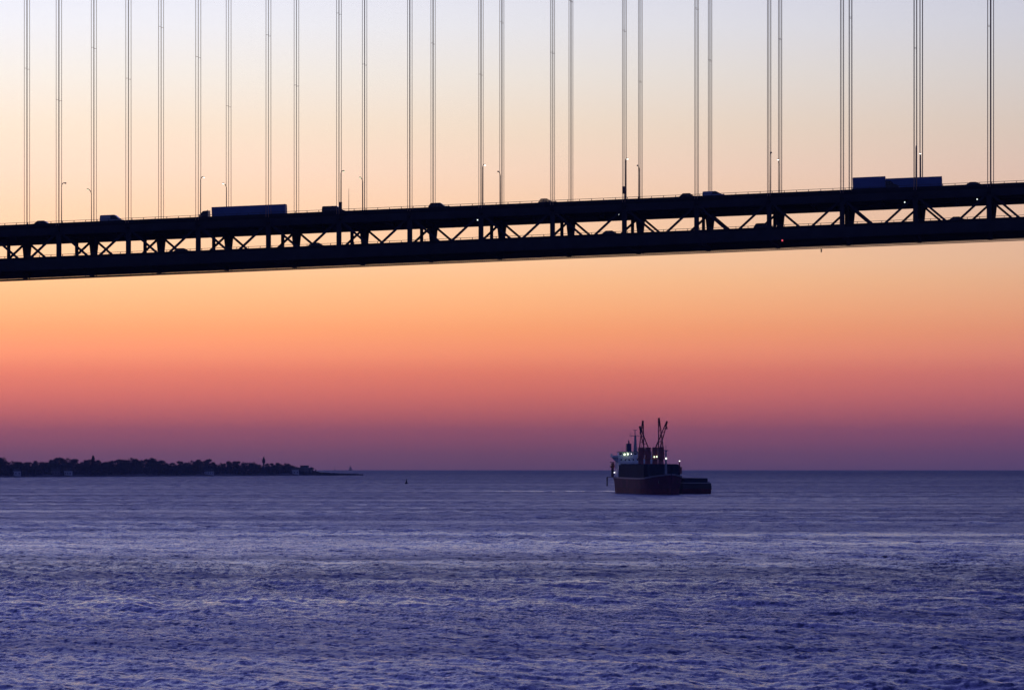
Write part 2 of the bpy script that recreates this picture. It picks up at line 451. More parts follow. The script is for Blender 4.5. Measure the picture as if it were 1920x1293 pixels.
# suspenders: two cables a side, a looped pair of ropes from each
rope_me = MB().tube([(0, 0, 0), (0, 0, 1)], 0.056, 6).mesh('rope', M['rope'])
clamp_me = MB().box(-0.33, 0.33, -0.05, 0.05, -0.035, 0.035).mesh('rope_clamp', M['rope'])
sock_me = MB().box(-0.40, 0.40, -0.16, 0.16, -0.5, 0.5, tx=0.06).mesh('rope_socket', M['steel_dark'])
def cable_h(s): return HC + 112 + 0.00022 * (s - 330) ** 2
for a in (0.0, W):
    for k in range(K0, K1 + 1):
        s = sk(k)
        hg = empty('suspender', (s, a, H(s))); hg.parent = bridge
        Lr = cable_h(s) - H(s)
        for da_ in (-1.3, 1.3):
            for ds in (-0.27, 0.27):
                o = link('rope', rope_me, hg); o.location = (ds, da_, -1.2); o.scale = (1, 1, Lr + 1.2)
            o = link('rope_socket', sock_me, hg); o.location = (0, da_, -1.3)
            hgt = 26 + 22 * (((k * 37 + (11 if a else 0)) % 17) / 17)
            o = link('rope_clamp', clamp_me, hg); o.location = (0, da_, hgt)
    for da_ in (-1.3, 1.3):
        b = MB(); pts = [(s, a + da_, cable_h(s)) for s in np.linspace(SA, SB, 40)]
        b.tube(pts, 0.45, 10).build('main_cable', M['steel'], bridge, smooth=True)
# rope brackets on the outside of the chords carry the outer pairs
brk_me = MB().box(-0.35, 0.35, -1.55, 1.55, -2.05, -1.75).mesh('rope_outrigger', M['steel_dark'])
for a in (0.0, W):
    for k in range(K0, K1 + 1):
        o = link('rope_outrigger', brk_me, bridge); o.location = (sk(k), a, H(sk(k)))
# lower-deck ceiling lights and the red clearance light under the span
cl_me = MB().box(-0.10, 0.10, -0.10, 0.10, -0.24, 0.0).mesh('deck_light', M['deck_lamp_lens'])
for k in (4, 6, 8, 10, 12, 13):
    s = sk(k) - 2.8
    o = link('deck_light', cl_me, bridge); o.location = (s, W/2 - 1.6, H(s) - 2.15)
s = s_of_px(1486, W - 1.0)
o = MB().box(-0.14, 0.14, -0.14, 0.14, -0.3, 0.0).build('clearance_light', M['red_lamp'], bridge); o.location = (s, -0.2, H(s) - 9.905)
o['label'] = 'small red clearance light'
s = s_of_px(1540, W)
MB().box(s - 0.14, s + 0.14, W - 0.14, W + 0.14, H(s) - 11.15, H(s) - 10.46).build('drop_fixture', M['steel_dark'], bridge)

# ------------------------------------------------------------------ street lamps, sign boxes on the upper deck
def lamp(k, side, lens, label, group):
    a = 2.3 if side > 0 else W - 2.3
    s = sk(k); base = bw(s, a, H(s) + DECK)
    root = empty('street_lamp', base, (0, 0, -TH + (0 if side > 0 else math.pi)))
    hh = 7.5 - DECK + 0.25
    b = MB(); b.tube([(0, 0, 0), (0, 0, 0.5), (0, 0, 0.55), (0, 0, hh)], [0.16, 0.16, 0.11, 0.075], 8); b.build('pole', M['lamp_pole'], root)
    arm = [(0, 0, hh - 0.05)] + [(0, 2.9 * (1 - math.cos(t)) * 0.9, hh + 1.0 * math.sin(t)) for t in np.linspace(0.25, 1.57, 7)] + [(0, 3.1, hh + 1.02)]
    MB().tube(arm, 0.085, 6).build('arm', M['lamp_pole'], root)
    hd = MB().box(-0.16, 0.16, 2.9, 3.75, hh + 0.97, hh + 1.14, tx=0.05, ty=0.1).build('lamp_head', M['lamp_pole'], root)
    MB().box(-0.13, 0.13, 3.15, 3.60, hh + 0.86, hh + 0.968, tx=-0.02).build('lens', lens, hd)
    MB().box(-0.22, 0.22, -0.22, 0.22, 0.004, 0.10).build('base_plate', M['lamp_pole'], root)
    tag(root, label, 'street lamp', group)
GL = 'street lamps along the upper deck of the bridge'
LAMPS = [(0, 1, 'off', 'curved-arm street lamp with unlit head just ahead of the low dark red car'),
    (0, -1, 'dim', 'curved-arm street lamp with faint greenish head just behind the pale van'),
    (2, 1, 'on', 'glowing curved-arm street lamp beside the dark tractor of the long trailer'),
    (2, -1, 'on', 'glowing curved-arm street lamp rising above the long trailer roof'),
    (4, 1, 'dim', 'curved-arm street lamp with faint greenish head above the roadside cabinet'),
    (4, -1, 'dim', 'curved-arm street lamp with faint greenish head beyond the slim bare pole'),
    (6, 1, 'on', 'glowing curved-arm street lamp between the dark sport utility and grey cars'),
    (6, -1, 'off', 'curved-arm street lamp with unlit head behind the grey car with see-through windows'),
    (8, 1, 'on', 'glowing curved-arm street lamp above the raised dark sign box'),
    (8, -1, 'off', 'curved-arm street lamp with unlit head above the small low sign box'),
    (10, 1, 'off', 'unlit curved-arm street lamp between the pale blue van and navy box truck'),
    (10, -1, 'on', 'glowing curved-arm street lamp between the pale blue van and navy box truck'),
    (12, 1, 'off', 'unlit curved-arm street lamp in front of the trailer behind the navy truck'),
    (12, -1, 'on', 'glowing curved-arm street lamp rising behind the trailer beside the navy truck')]
for k, side, c, lb in LAMPS: lamp(k, side, M['lamp_' + c], lb, GL)
def sign_box(px, a, w, z0, z1, label, name='sign_box', cat='sign'):
    s = s_of_px(px, a)
    root = empty(name, bw(s, a, H(s) + DECK), (0, 0, -TH))
    MB().box(-w/2, w/2, -0.16, 0.16, z0 - DECK, z1 - DECK).build('panel', M['sign'], root)
    b = MB()
    for zz in (z0 + 0.2, z1 - 0.25):
        b.box(-w/2 - 0.03, w/2 + 0.03, 0.162, 0.24, zz - DECK, zz - DECK + 0.1)
    b.build('bracket', M['rail'], root)
    MB().tube([(0, 0.28, 0.0), (0, 0.28, z1 - DECK - 0.05)], 0.05, 6).build('post', M['rail'], root)
    tag(root, label, cat)
sign_box(638.5, 1.6, 0.58, -0.5, 1.95, 'tall narrow dark cabinet beside dark van on bridge deck', 'roadside_cabinet', 'cabinet')
sign_box(1170.5, 1.6, 0.72, 1.15, 2.7, 'dark sign box held up on lamp pole above the bridge railing')
sign_box(1198, W - 1.8, 0.48, 0.2, 2.3, 'small narrow dark sign box low behind the bridge railing')
s = s_of_px(654, 1.7)
root = empty('slim_mast', bw(s, 1.7, H(s) + DECK), (0, 0, -TH))
MB().tube([(0, 0, 0), (0, 0, 2.6), (0, 0, 5.35)], [0.07, 0.055, 0.035], 6).build('shaft', M['rope'], root)
MB().box(-0.12, 0.12, -0.12, 0.12, 0.0, 0.12).build('foot', M['rail'], root)
tag(root, 'slim bare pole right of the tall roadside cabinet on bridge deck', 'pole')

# ------------------------------------------------------------------ vehicles
wheel_cache = {}
def wheel(parent, x, y, r, w=0.24):
    key = (r, w)
    if key not in wheel_cache:
        wheel_cache[key] = (MB().disc((0, 0, 0), (0, 1, 0), r, w, 16).mesh('tyre', M['tyre']),
                            MB().disc((0, 0, 0), (0, 1, 0), r * 0.6, w + 0.03, 12).mesh('rim', M['rim']))
    t_, r_ = wheel_cache[key]
    o = link('wheel', t_, parent); o.location = (x, y, r)
    link('rim', r_, o)
def car(kind, paint, L_, Hh, Wd=1.82, clear=False):
    GLS = M['glass'] if clear else M['dark_glass']
    """built facing +x, origin on the road under its middle"""
    root = empty(kind if kind != 'suv' else 'car')
    hw = Wd / 2; x0, x1 = -L_/2, L_/2
    if kind == 'van':
        belt, roof0, roof1, ws0, ws1 = 1.05, x0 + 0.08, x1 - 1.75, x1 - 0.75, x0 + 0.02
        body = [(x0, 0.35), (x1, 0.35), (x1 + 0.03, 0.75), (x1 - 0.15, 0.95), (ws0, belt), (x0, belt)]
    elif kind == 'suv':
        belt, roof0, roof1, ws0, ws1 = 0.98, x0 + 0.45, x1 - 2.0, x1 - 1.25, x0 + 0.08
        body = [(x0, 0.35), (x1, 0.35), (x1 + 0.02, 0.7), (x1 - 0.15, 0.92), (ws0, belt), (x0, belt)]
    else:
        belt, roof0, roof1, ws0, ws1 = 0.86, x0 + 0.95, x1 - 1.9, x1 - 1.2, x0 + 0.4
        body = [(x0, 0.3), (x1, 0.3), (x1 + 0.02, 0.6), (x1 - 0.2, 0.78), (ws0, belt), (x0 + 0.5, belt), (x0 + 0.03, 0.84)]
    MB().prism(body, -hw, hw).build('body', paint, root)
    ti = 0.17 if kind != 'van' else 0.08
    # roof
    rz = Hh - 0.10
    b = MB(); b.hexa([(roof0, -hw+ti, rz), (roof1, -hw+ti, rz), (roof1, hw-ti, rz), (roof0, hw-ti, rz),
                      (roof0+0.18, -hw+ti+0.12, Hh), (roof1-0.22, -hw+ti+0.12, Hh-0.01), (roof1-0.22, hw-ti-0.12, Hh-0.01), (roof0+0.18, hw-ti-0.12, Hh)])
    b.build('roof', paint, root)
    # pillars and panes
    mids = [(roof0 + roof1)/2] if kind == 'sedan' else [roof0*0.33 + roof1*0.67, roof0*0.67 + roof1*0.33]
    b = MB()
    for sy in (-1, 1):
        yb, yt = sy*(hw-0.03), sy*(hw-ti-0.03)
        ends = [((ws1, belt), (roof0+0.04, rz)), ((ws0, belt), (roof1-0.04, rz))] + [((m_, belt), (m_, rz)) for m_ in mids]
        for (xa, za), (xb, zb) in ends:
            b.hexa([(xa-0.05, yb-0.02, za), (xa+0.05, yb-0.02, za), (xa+0.05, yb+0.02, za), (xa-0.05, yb+0.02, za),
                    (xb-0.05, yt-0.02, zb), (xb+0.05, yt-0.02, zb), (xb+0.05, yt+0.02, zb), (xb-0.05, yt+0.02, zb)])
    b.build('pillars', paint, root)
    for sy in (-1, 1):
        yb, yt = sy*(hw-0.05), sy*(hw-ti-0.05)
        bot = [ws1+0.06] + sorted(mids) + [ws0-0.06]; top = [roof0+0.08] + sorted(mids) + [roof1-0.08]
        for i in range(len(bot)-1):
            if kind == 'van' and i < len(bot)-2:
                mm, nm_ = paint, 'side_panel'
            else: mm, nm_ = GLS, 'side_window'
            b = MB(); b.hexa([(bot[i]+0.05, yb-0.008, belt), (bot[i+1]-0.05, yb-0.008, belt), (bot[i+1]-0.05, yb+0.008, belt), (bot[i]+0.05, yb+0.008, belt),
                              (top[i]+0.05, yt-0.008, rz), (top[i+1]-0.05, yt-0.008, rz), (top[i+1]-0.05, yt+0.008, rz), (top[i]+0.05, yt+0.008, rz)])
            b.build(nm_, mm, root)
    for nm_, xa, xb, mm in (('windscreen', ws0, roof1, GLS), ('rear_window', ws1, roof0, GLS if kind != 'van' else paint)):
        b = MB(); b.hexa([(xa-0.012, -hw+0.1, belt), (xa+0.012, -hw+0.1, belt), (xa+0.012, hw-0.1, belt), (xa-0.012, hw-0.1, belt),
                          (xb-0.012, -hw+ti+0.06, rz), (xb+0.012, -hw+ti+0.06, rz), (xb+0.012, hw-ti-0.06, rz), (xb-0.012, hw-ti-0.06, rz)])
        b.build(nm_, mm, root)
    for sy in (-1, 1):
        MB().box(x1-0.12, x1+0.035, sy*hw*0.78-0.16, sy*hw*0.78+0.16, 0.62, 0.76).build('headlight', M['head'], root)
        MB().box(x0-0.03, x0+0.1, sy*hw*0.82-0.12, sy*hw*0.82+0.12, 0.62, 0.80).build('tail_light', M['tail'], root)
        MB().box(ws0-0.42, ws0-0.22, sy*(hw+0.09)-0.08, sy*(hw+0.09)+0.08, belt+0.02, belt+0.17).build('mirror', paint, root)
        for xx in (x0 + 0.85, x1 - 0.9): wheel(root, xx, sy*(hw-0.1), 0.33)
    MB().box(x1-0.02, x1+0.08, -hw+0.1, hw-0.1, 0.32, 0.52).build('front_bumper', M['trim'], root)
    MB().box(x0-0.08, x0+0.02, -hw+0.1, hw-0.1, 0.32, 0.52).build('rear_bumper', M['trim'], root)
    return root
GA = math.atan(GR)
def place(root, px, a, deck='up', left=False):
    s = s_of_px(px, a)
    z = H(s) + (DECK if deck == 'up' else -7.75) + 0.005
    root.location = bw(s, a, z)
    root.rotation_euler = (0, GA, math.pi - TH) if left else (0, -GA, -TH)
    return root
def put(root, px, a, label, cat, group=None, **kw):
    place(root, px, a, **kw); tag(root, label, cat, group)
put(car('sedan', M['car_red'], 4.5, 1.47), 82, 4.3, 'low dark red car at the far lower end of upper deck traffic', 'car')
put(car('van', M['van_white'], 5.1, 2.08, 1.95), 211, 4.4, 'pale van ahead of the dark red car on upper deck', 'van')
put(car('van', M['car_black'], 5.0, 1.98, 1.95), 627, 4.4, 'dark van behind the tall roadside cabinet on upper deck', 'van')
put(car('suv', M['car_black'], 4.7, 1.72, 1.9), 825, 4.4, 'dark sport utility car alone between hangers on upper deck', 'car')
put(car('suv', M['car_grey'], 4.0, 1.66, 1.8, True), 1028, 4.3, 'grey car with see-through windows on upper deck', 'car')
put(car('sedan', M['car_red'], 4.6, 1.52), 1292, 4.3, 'dark red saloon just behind the pale blue van', 'car')
put(car('van', M['van_blue'], 4.7, 1.72, 1.9), 1339, 4.3, 'pale blue low van ahead of the dark red saloon', 'van')
put(car('sedan', M['car_black'], 4.4, 1.36), 1829, 4.3, 'low black car ahead of the navy box truck on upper deck', 'car')
LDG = 'cars on the lower deck of the bridge'
for px, p_, hh, lb in ((344, 'car_black', 1.45, 'dark car on the lower deck below the dark tractor of the trailer'),
        (596, 'car_black', 1.47, 'dark car on the lower deck below the dark van'),
        (1147, 'car_red', 1.45, 'dark car on the lower deck below the raised sign box'),
        (1434, 'car_black', 1.7, 'taller dark car on the lower deck half hidden by a truss post'),
        (1798, 'car_black', 1.4, 'dark car on the lower deck below the low black car')):
    put(car('suv' if hh > 1.6 else 'sedan', M[p_], 4.5, hh), px, 4.2, lb, 'car', LDG, deck='low')

def trailer_truck(name, paint):
    """tractor and box trailer, facing +x; trailer rear at x=0"""
    root = empty(name)
    tr = MB().box(0, 16.2, -1.28, 1.28, 1.15, 4.12).build('trailer_box', paint, root)
    b = MB()
    for i in range(1, 16): b.box(i*1.01-0.02, i*1.01+0.02, -1.30, -1.281, 1.2, 4.05); b.box(i*1.01-0.02, i*1.01+0.02, 1.281, 1.30, 1.2, 4.05)
    b.build('side_ribs', paint, tr)
    MB().box(-0.02, 0.10, -1.30, 1.30, 4.121, 4.16).build('rear_header', M['trim'], tr)
    for sy in (-1, 1):
        MB().box(-0.03, -0.002, sy*0.63-0.6, sy*0.63+0.6, 1.2, 4.0).build('rear_door', paint, tr)
    MB().box(0.3, 16.0, -0.5, 0.5, 0.85, 1.149).build('chassis', M['trim'], root)
    MB().box(9.6, 20.5, -0.45, 0.45, 0.62, 0.848).build('tractor_frame', M['trim'], root)
    cab = MB().prism([(17.0, 0.7), (19.1, 0.7), (19.1, 1.85), (18.75, 2.75), (18.2, 3.35), (17.0, 3.45)], -1.15, 1.15).build('cab', M['car_black'], root)
    MB().prism([(19.1, 0.7), (21.0, 0.7), (21.0, 1.45), (20.8, 1.7), (19.1, 1.85)], -0.95, 0.95).build('hood', M['car_black'], root)
    MB().box(19.0, 19.12, -1.0, 1.0, 1.95, 2.7).build('windscreen', M['dark_glass'], cab)
    for sy in (-1, 1):
        MB().box(17.9, 18.8, sy*1.16-0.01, sy*1.16+0.01, 1.95, 2.65).build('side_window', M['dark_glass'], cab)
        MB().tube([(17.1, sy*1.2, 0.9), (17.1, sy*1.2, 3.6)], 0.07, 8).build('exhaust_stack', M['rim'], root)
        MB().box(20.95, 21.03, sy*0.75-0.15, sy*0.75+0.15, 1.0, 1.2).build('headlight', M['head'], root)
        for xx in (0.9, 2.15, 15.0, 16.3, 20.0): wheel(root, xx, sy*1.0, 0.5, 0.4)
    return root
t = trailer_truck('trailer_truck', M['truck_blue'])
def put_rear(root, px, a, label, cat):     # trailer rear end at that pixel, driving the other way
    place(root, px, a, left=True); tag(root, label, cat)
put_rear(t, 537, 24.0, 'long blue box trailer pulled by a dark tractor on upper deck', 'truck')
t2 = copy_tree(t)
put_rear(t2, 1767, 24.0, 'long blue box trailer half hidden behind the navy box truck', 'truck')
def box_truck():
    root = empty('box_truck')
    bx_ = MB().box(-6.75, 0, -1.2, 1.2, 0.95, 3.28).build('cargo_box', M['truck_navy'], root)
    MB().box(-6.77, -6.752, -1.1, 1.1, 1.0, 3.2).build('roll_door', M['truck_navy'], bx_)
    MB().prism([(0.1, 0.6), (2.75, 0.6), (2.75, 1.25), (2.3, 1.45), (1.75, 1.6), (1.1, 2.3), (0.1, 2.4)], -1.05, 1.05).build('cab', M['car_black'], root)
    MB().prism([(1.78, 1.62), (1.80, 1.64), (1.14, 2.27), (1.12, 2.25)], -0.9, 0.9).build('windscreen', M['dark_glass'], root)
    MB().box(-6.6, 2.6, -0.4, 0.4, 0.6, 0.948).build('chassis', M['trim'], root)
    for sy in (-1, 1):
        MB().box(0.35, 1.2, sy*1.06-0.01, sy*1.06+0.01, 1.55, 2.15).build('side_window', M['dark_glass'], root)
        MB().box(2.70, 2.79, sy*0.8-0.15, sy*0.8+0.15, 0.95, 1.12).build('headlight', M['head'], root)
        for xx in (-5.0, 1.7): wheel(root, xx, sy*0.95, 0.45, 0.32)
    return root
bt = box_truck()
put(bt, 1661, 4.6, 'tall navy box truck in front of the blue trailer', 'truck')

# ------------------------------------------------------------------ the cargo ship
M.update(
    hull=mat('hull_paint_oxide', (0.11, 0.013, 0.048), 0.7, spec=0.10, var=0.35, scale=0.15),
    boot=mat('boot_topping_red', (0.14, 0.013, 0.032), 0.7, spec=0.10, var=0.3, scale=0.2),
    bulw=mat('bulwark_grey', (0.26, 0.24, 0.30), 0.6, var=0.2),
    house=mat('deckhouse_white', (0.78, 0.80, 0.84), 0.5, var=0.08, scale=0.3),
    house_g=mat('deckhouse_grey', (0.30, 0.32, 0.36), 0.6, var=0.15),
    teal=mat('hatch_paint_teal', (0.005, 0.022, 0.046), 0.8, spec=0.03, var=0.3, scale=0.2),
    funnel=mat('funnel_blue', (0.02, 0.04, 0.12), 0.5, var=0.15),
    crane=mat('crane_paint_brick', (0.36, 0.075, 0.085), 0.6, var=0.25, scale=0.4),
    crane_d=mat('crane_wire', (0.05, 0.02, 0.02), 0.7, var=0.1),
    orange=mat('lifeboat_orange', (0.35, 0.07, 0.02), 0.5, var=0.1),
    flood=mat('floodlight_lit', (0.9, 1, 0.9), 0.4, var=0, emit=(0.80, 1.0, 0.62), estr=2.4),
    white_l=mat('masthead_light', (1, 1, 1), 0.4, var=0, emit=(1.0, 0.97, 0.92), estr=1.7),
    pale_l=mat('deck_lamp', (1, 1, 1), 0.4, var=0, emit=(0.95, 0.9, 1.0), estr=2.0),
    barge=mat('barge_black', (0.016, 0.016, 0.022), 0.6, var=0.3, scale=0.3),
)
SX, SY = 76.3, 2292.0
HEAD = math.atan2(-0.992, 0.126)
ship = empty('cargo_ship', (SX, SY, sea(SX, SY)), (0, 0, HEAD)); ship.scale = (0.977,) * 3
tag(ship, 'reddish cargo ship with four raised deck cranes and pale deckhouse', 'ship')
ST = [  # x, deck half breadth, waterline half breadth, deck height
    (-76, 8.4, 3.0, 9.5), (-73, 9.6, 6.0, 9.45), (-68, 10.7, 8.6, 9.4), (-60, 11.4, 10.6, 9.35), (-48, 11.5, 11.4, 9.2), (-20, 11.5, 11.5, 9.05),
    (20, 11.5, 11.5, 9.0), (36, 11.4, 10.9, 9.0), (46, 10.9, 9.2, 9.2), (54, 9.9, 6.8, 9.6), (61, 8.2, 4.4, 10.2), (67, 6.0, 2.3, 10.7), (72, 3.4, 0.7, 11.1), (75, 1.5, 0.25, 11.3), (76.5, 0.2, 0.12, 11.4)]
def hull_ring(x, bd, bw_, zd, z):
    t = max(0.0, min(1.0, z / zd))
    return bw_ + (bd - bw_) * t ** 1.3
def hull_part(name, m, zfrac):
    b = MB(); rows = []
    for (x, bd, w_, zd) in ST:
        zs = zfrac(zd)
        xs = [x - (0.055 * max(0, x - 55)) * (1 - z / zd) * 2.2 + (0.12 * max(0, -68 - x)) * (1 - max(z, 0) / zd) * 3 for z in zs]
        rows.append([(xs[i], hull_ring(x, bd, w_, zd, z), z) for i, z in enumerate(zs)])
    for sg in (-1, 1):
        i0 = len(b.v); n = len(rows[0])
        for r in rows: b.v += [(x, sg * y, z) for x, y, z in r]
        for i in range(len(rows) - 1):
            for j in range(n - 1):
                q = (i0+i*n+j, i0+(i+1)*n+j, i0+(i+1)*n+j+1, i0+i*n+j+1)
                b.f.append(q if sg < 0 else q[::-1])
    n = len(rows[0])
    r = rows[0]; i0 = len(b.v); b.v += [(x, -y, z) for x, y, z in r] + [(x, y, z) for x, y, z in r]
    for j in range(n - 1): b.f.append((i0+j, i0+j+1, i0+n+j+1, i0+n+j))
    return b.build(name, m, ship, smooth=False)
hull_part('hull', M['hull'], lambda zd: [3.2, 4.5, 6.0, 7.5, zd - 0.75])
hull_part('boot_topping', M['boot'], lambda zd: [-1.6, 0.0, 1.6, 3.198])
hull_part('bulwark', M['bulw'], lambda zd: [zd - 0.748, zd - 0.35, zd + 0.1])
b = MB()   # deck
n = len(ST)
for (x, bd, w_, zd) in ST: b.v += [(x, -bd + 0.05, zd - 0.9), (x, bd - 0.05, zd - 0.9)]
for i in range(n - 1): b.f.append((2*i, 2*i+2, 2*i+3, 2*i+1))
b.build('deck', M['teal'], ship)
# deckhouse with bridge wings
hse = MB().box(-63, -50, -10.4, 10.4, 8.6, 12.2).box(-62.5, -50.3, -10.2, 10.2, 12.203, 15.2).box(-62.2, -50.6, -10.2, 10.2, 15.203, 18.2).box(-62, -50.9, -10.2, 10.2, 18.203, 20.6).build('deckhouse', M['house'], ship)
wng = MB().box(-59.5, -51.2, -13.5, 13.5, 20.603, 21.7).box(-59, -51.6, -9.5, 9.5, 21.703, 23.7).build('bridge_wing', M['house'], ship)
for sg in (-1, 1):
    b = MB(); b.v = [(-57, sg*10.25, 17.4), (-53, sg*10.25, 17.4), (-53, sg*10.25, 20.6), (-57, sg*10.25, 20.6), (-57, sg*13.2, 20.6), (-53, sg*13.2, 20.6)]
    b.f = [(0, 1, 2, 3), (0, 4, 5, 1), (3, 2, 5, 4), (0, 3, 4), (1, 5, 2)]; b.build('wing_bracket', M['house'], ship)
    MB().box(-59.3, -51.4, sg*13.4-0.06, sg*13.4+0.06, 21.703, 22.7).build('wing_rail', M['house'], ship)
for i in range(9):
    y = -8.6 + i * 2.15
    MB().box(-51.6, -51.55, y - 0.8, y + 0.8, 22.1, 23.1).build('bridge_window', M['dark_glass'], wng)
for zz, xx in ((13.4, -50.27), (16.4, -50.57), (19.2, -50.87)):
    for i in range(8):
        y = -8.4 + i * 2.4
        MB().box(xx, xx + 0.05, y - 0.35, y + 0.35, zz - 0.45, zz + 0.45).build('porthole_window', M['dark_glass'], hse)
MB().box(-59.5, -51.0, -9.8, 9.8, 23.703, 23.95).build('bridge_roof', M['funnel'], ship)
fn = MB().box(-66, -61.5, -3.4, -0.6, 20.6, 28.6, tx=0.3, ty=0.15).build('funnel', M['funnel'], ship)
MB().tube([(-63.6, -2.0, 28.5), (-63.6, -2.0, 30.6)], [0.4, 0.25], 8).tube([(-64.6, -1.5, 28.5), (-64.6, -1.5, 29.6)], 0.22, 6).build('exhaust_pipe', M['funnel'], fn)
mst = MB().box(-56.6, -55, -0.3, 1.6, 23.95, 33.0, tx=0.35, ty=0.45).box(-56.2, -55.4, -2.8, 3.2, 33.003, 33.35).build('radar_mast', M['house_g'], ship)
MB().tube([(-55.8, 0.5, 33.3), (-55.8, 0.5, 36.6)], [0.32, 0.2], 6).tube([(-55.8, -2.4, 33.3), (-55.8, -2.4, 35.2)], 0.1, 5).box(-56, -55.6, -0.6, 1.8, 36.2, 36.5).build('antenna', M['house_g'], mst)
MB().tube([(-58, -6.5, 23.9), (-58, -6.5, 26.2)], 0.1, 5).tube([(-58, -4.5, 23.9), (-58, -4.5, 26.6)], 0.1, 5).tube([(-58, 4.5, 23.9), (-58, 4.5, 27)], 0.1, 5).build('roof_aerial', M['house_g'], ship)
# hatches with deck cargo
for (xa, xb) in ((-46.5, -33.5), (-26.5, -8.5), (-1.5, 16.5), (23.5, 36.5), (43.5, 52.0)):
    hw = 9.6 if xb < 50 else 8.2
    ha = MB().box(xa, xb, -hw, hw, 8.2, 11.2).build('hatch_coaming', M['teal'], ship)
    MB().box(xa - 0.3, xb + 0.3, -hw - 0.4, hw + 0.4, 11.203, 12.0).build('hatch_cover', M['teal'], ship)
    nx = 3
    for i in range(nx):
        x0 = xa + (xb - xa) * i / nx + 0.12; x1 = xa + (xb - xa) * (i + 1) / nx - 0.12
        for j in range(4):
            y0 = -hw + 2 * hw * j / 4 + 0.1; y1 = -hw + 2 * hw * (j + 1) / 4 - 0.1
            MB().box(x0, x1, y0, y1, 12.003, 16.45 + 0.12 * ((i * 3 + j * 5) % 4)).build('deck_cargo', M['teal'], ship)
for sg in (-1, 1):  # side walls added to cover the dark gaps between side-lit cargo stacks
    MB().box(-47.5, 44.0, sg * 10.2 - 0.12, sg * 10.2 + 0.12, 8.2, 16.3).build('added_side_wall', M['teal'], ship)
# cranes
def crane(x, tip_y, tip_z, tip_dx):
    c = MB().tube([(x, 0, 8.2), (x, 0, 19.5)], [1.9, 1.5], 12).box(x - 2.2, x + 2.2, -2.1, 2.1, 19.503, 20.2).build('crane', M['crane'], ship)
    MB().box(x - 1.8, x + 1.7, -1.65, 1.65, 20.203, 26.2, tx=0.25, ty=0.12).build('crane_house', M['crane'], c)
    MB().box(x + 1.71, x + 2.7, -1.6, -0.2, 21.2, 23.4).build('crane_cab', M['crane'], c)
    tip = Vector((x + tip_dx, tip_y, tip_z)); r1 = Vector((x + 1.6, -1.5, 22.0)); r2 = Vector((x + 1.6, 1.5, 22.0))
    b = MB(); d = Vector((0, 0.32, 0))
    b.tube([r1, tip - d], [0.36, 0.26], 6).tube([r2, tip + d], [0.36, 0.26], 6)
    for f in (0.18, 0.36, 0.52, 0.66, 0.78): b.tube([r1.lerp(tip - d, f), r2.lerp(tip + d, f + 0.06)], 0.14, 5)
    b.build('jib', M['crane'], c)
    t_ = (tip - (r1 + r2) / 2).normalized()
    MB().tube([tip - t_ * 2.4, tip + t_ * 0.7], [0.72, 0.55], 8).build('jib_head', M['crane_d'], c)
    top = Vector((x - 0.5, 0, 26.2))
    MB().tube([top, tip], 0.07, 4).tube([top + Vector((0, 0.6, 0)), tip], 0.07, 4).build('luffing_wire', M['crane_d'], c)
    MB().tube([tip, tip + Vector((0.5, 0, -2.6))], 0.06, 4).build('hoist_wire', M['crane_d'], c)
    MB().box(tip.x + 0.1, tip.x + 0.9, tip.y - 0.3, tip.y + 0.3, tip.z - 3.9, tip.z - 2.5).build('hook_block', M['crane_d'], c)
crane(-31, 0.3, 41.0, 5.0); crane(-6, -5.4, 37.6, 6.0); crane(20, 5.8, 40.2, 5.0); crane(40, -1.7, 41.8, 4.0)
# foremast, port post, stern gear, gangway
fm = MB().tube([(57.5, 0, 9.5), (57.5, 0, 18), (57.5, 0, 24.6)], [0.75, 0.55, 0.45], 8).box(57.2, 57.8, -1.3, 1.3, 24.0, 24.5).tube([(57.5, 0, 24.4), (57.5, 0, 27.3)], 0.14, 5).build('foremast', M['house_g'], ship)
MB().box(57.9, 58.5, -0.45, 0.45, 19.5, 20.3).build('masthead_light', M['white_l'], fm)
MB().box(56, 59.5, -2.6, 2.6, 9.3, 11.0).build('mast_house', M['bulw'], ship)
pp = MB().tube([(43, 10.0, 8.3), (43, 10.0, 18.2)], 0.35, 6).box(42, 44, 10.2, 11.2, 11.2, 15.2).build('port_post', M['crane'], ship)
MB().box(43.3, 43.8, 9.7, 10.3, 18.203, 18.75).build('post_lamp', M['white_l'], pp)
for (x, y, z, r_, mm, nm_) in ((-49.6, -6.6, 22.3, 0.62, 'flood', 'floodlight'), (-49.6, -4.7, 22.5, 0.58, 'flood', 'floodlight'), (-49.6, -2.6, 22.6, 0.32, 'pale_l', 'floodlight'),
                         (22.9, -0.9, 20.8, 0.42, 'flood', 'floodlight'), (22.9, 0.5, 20.9, 0.42, 'flood', 'floodlight'), (-49.4, -9.6, 14.6, 0.28, 'pale_l', 'deck_lamp'), (-60, -11.0, 11.8, 0.4, 'pale_l', 'deck_lamp')):
    MB().tube([(x - 0.5, y, z), (x, y, z)], [r_ * 0.8, r_], 10).build(nm_, M[mm], ship)
    MB().box(x - 0.9, x - 0.503, y - 0.2, y + 0.2, z - 0.5, z + 0.2).build('lamp_bracket', M['house_g'], ship)
lb = MB().tube([(-69, -11.4, 15.6), (-68, -11.4, 15.5), (-65, -11.4, 15.4), (-62.5, -11.4, 15.5), (-61.8, -11.4, 15.7)], [0.4, 1.1, 1.3, 1.1, 0.4], 10).build('lifeboat', M['orange'], ship)
MB().box(-66.8, -64, -12.2, -10.6, 16.5, 17.3, tx=0.3, ty=0.3).build('canopy', M['orange'], lb)
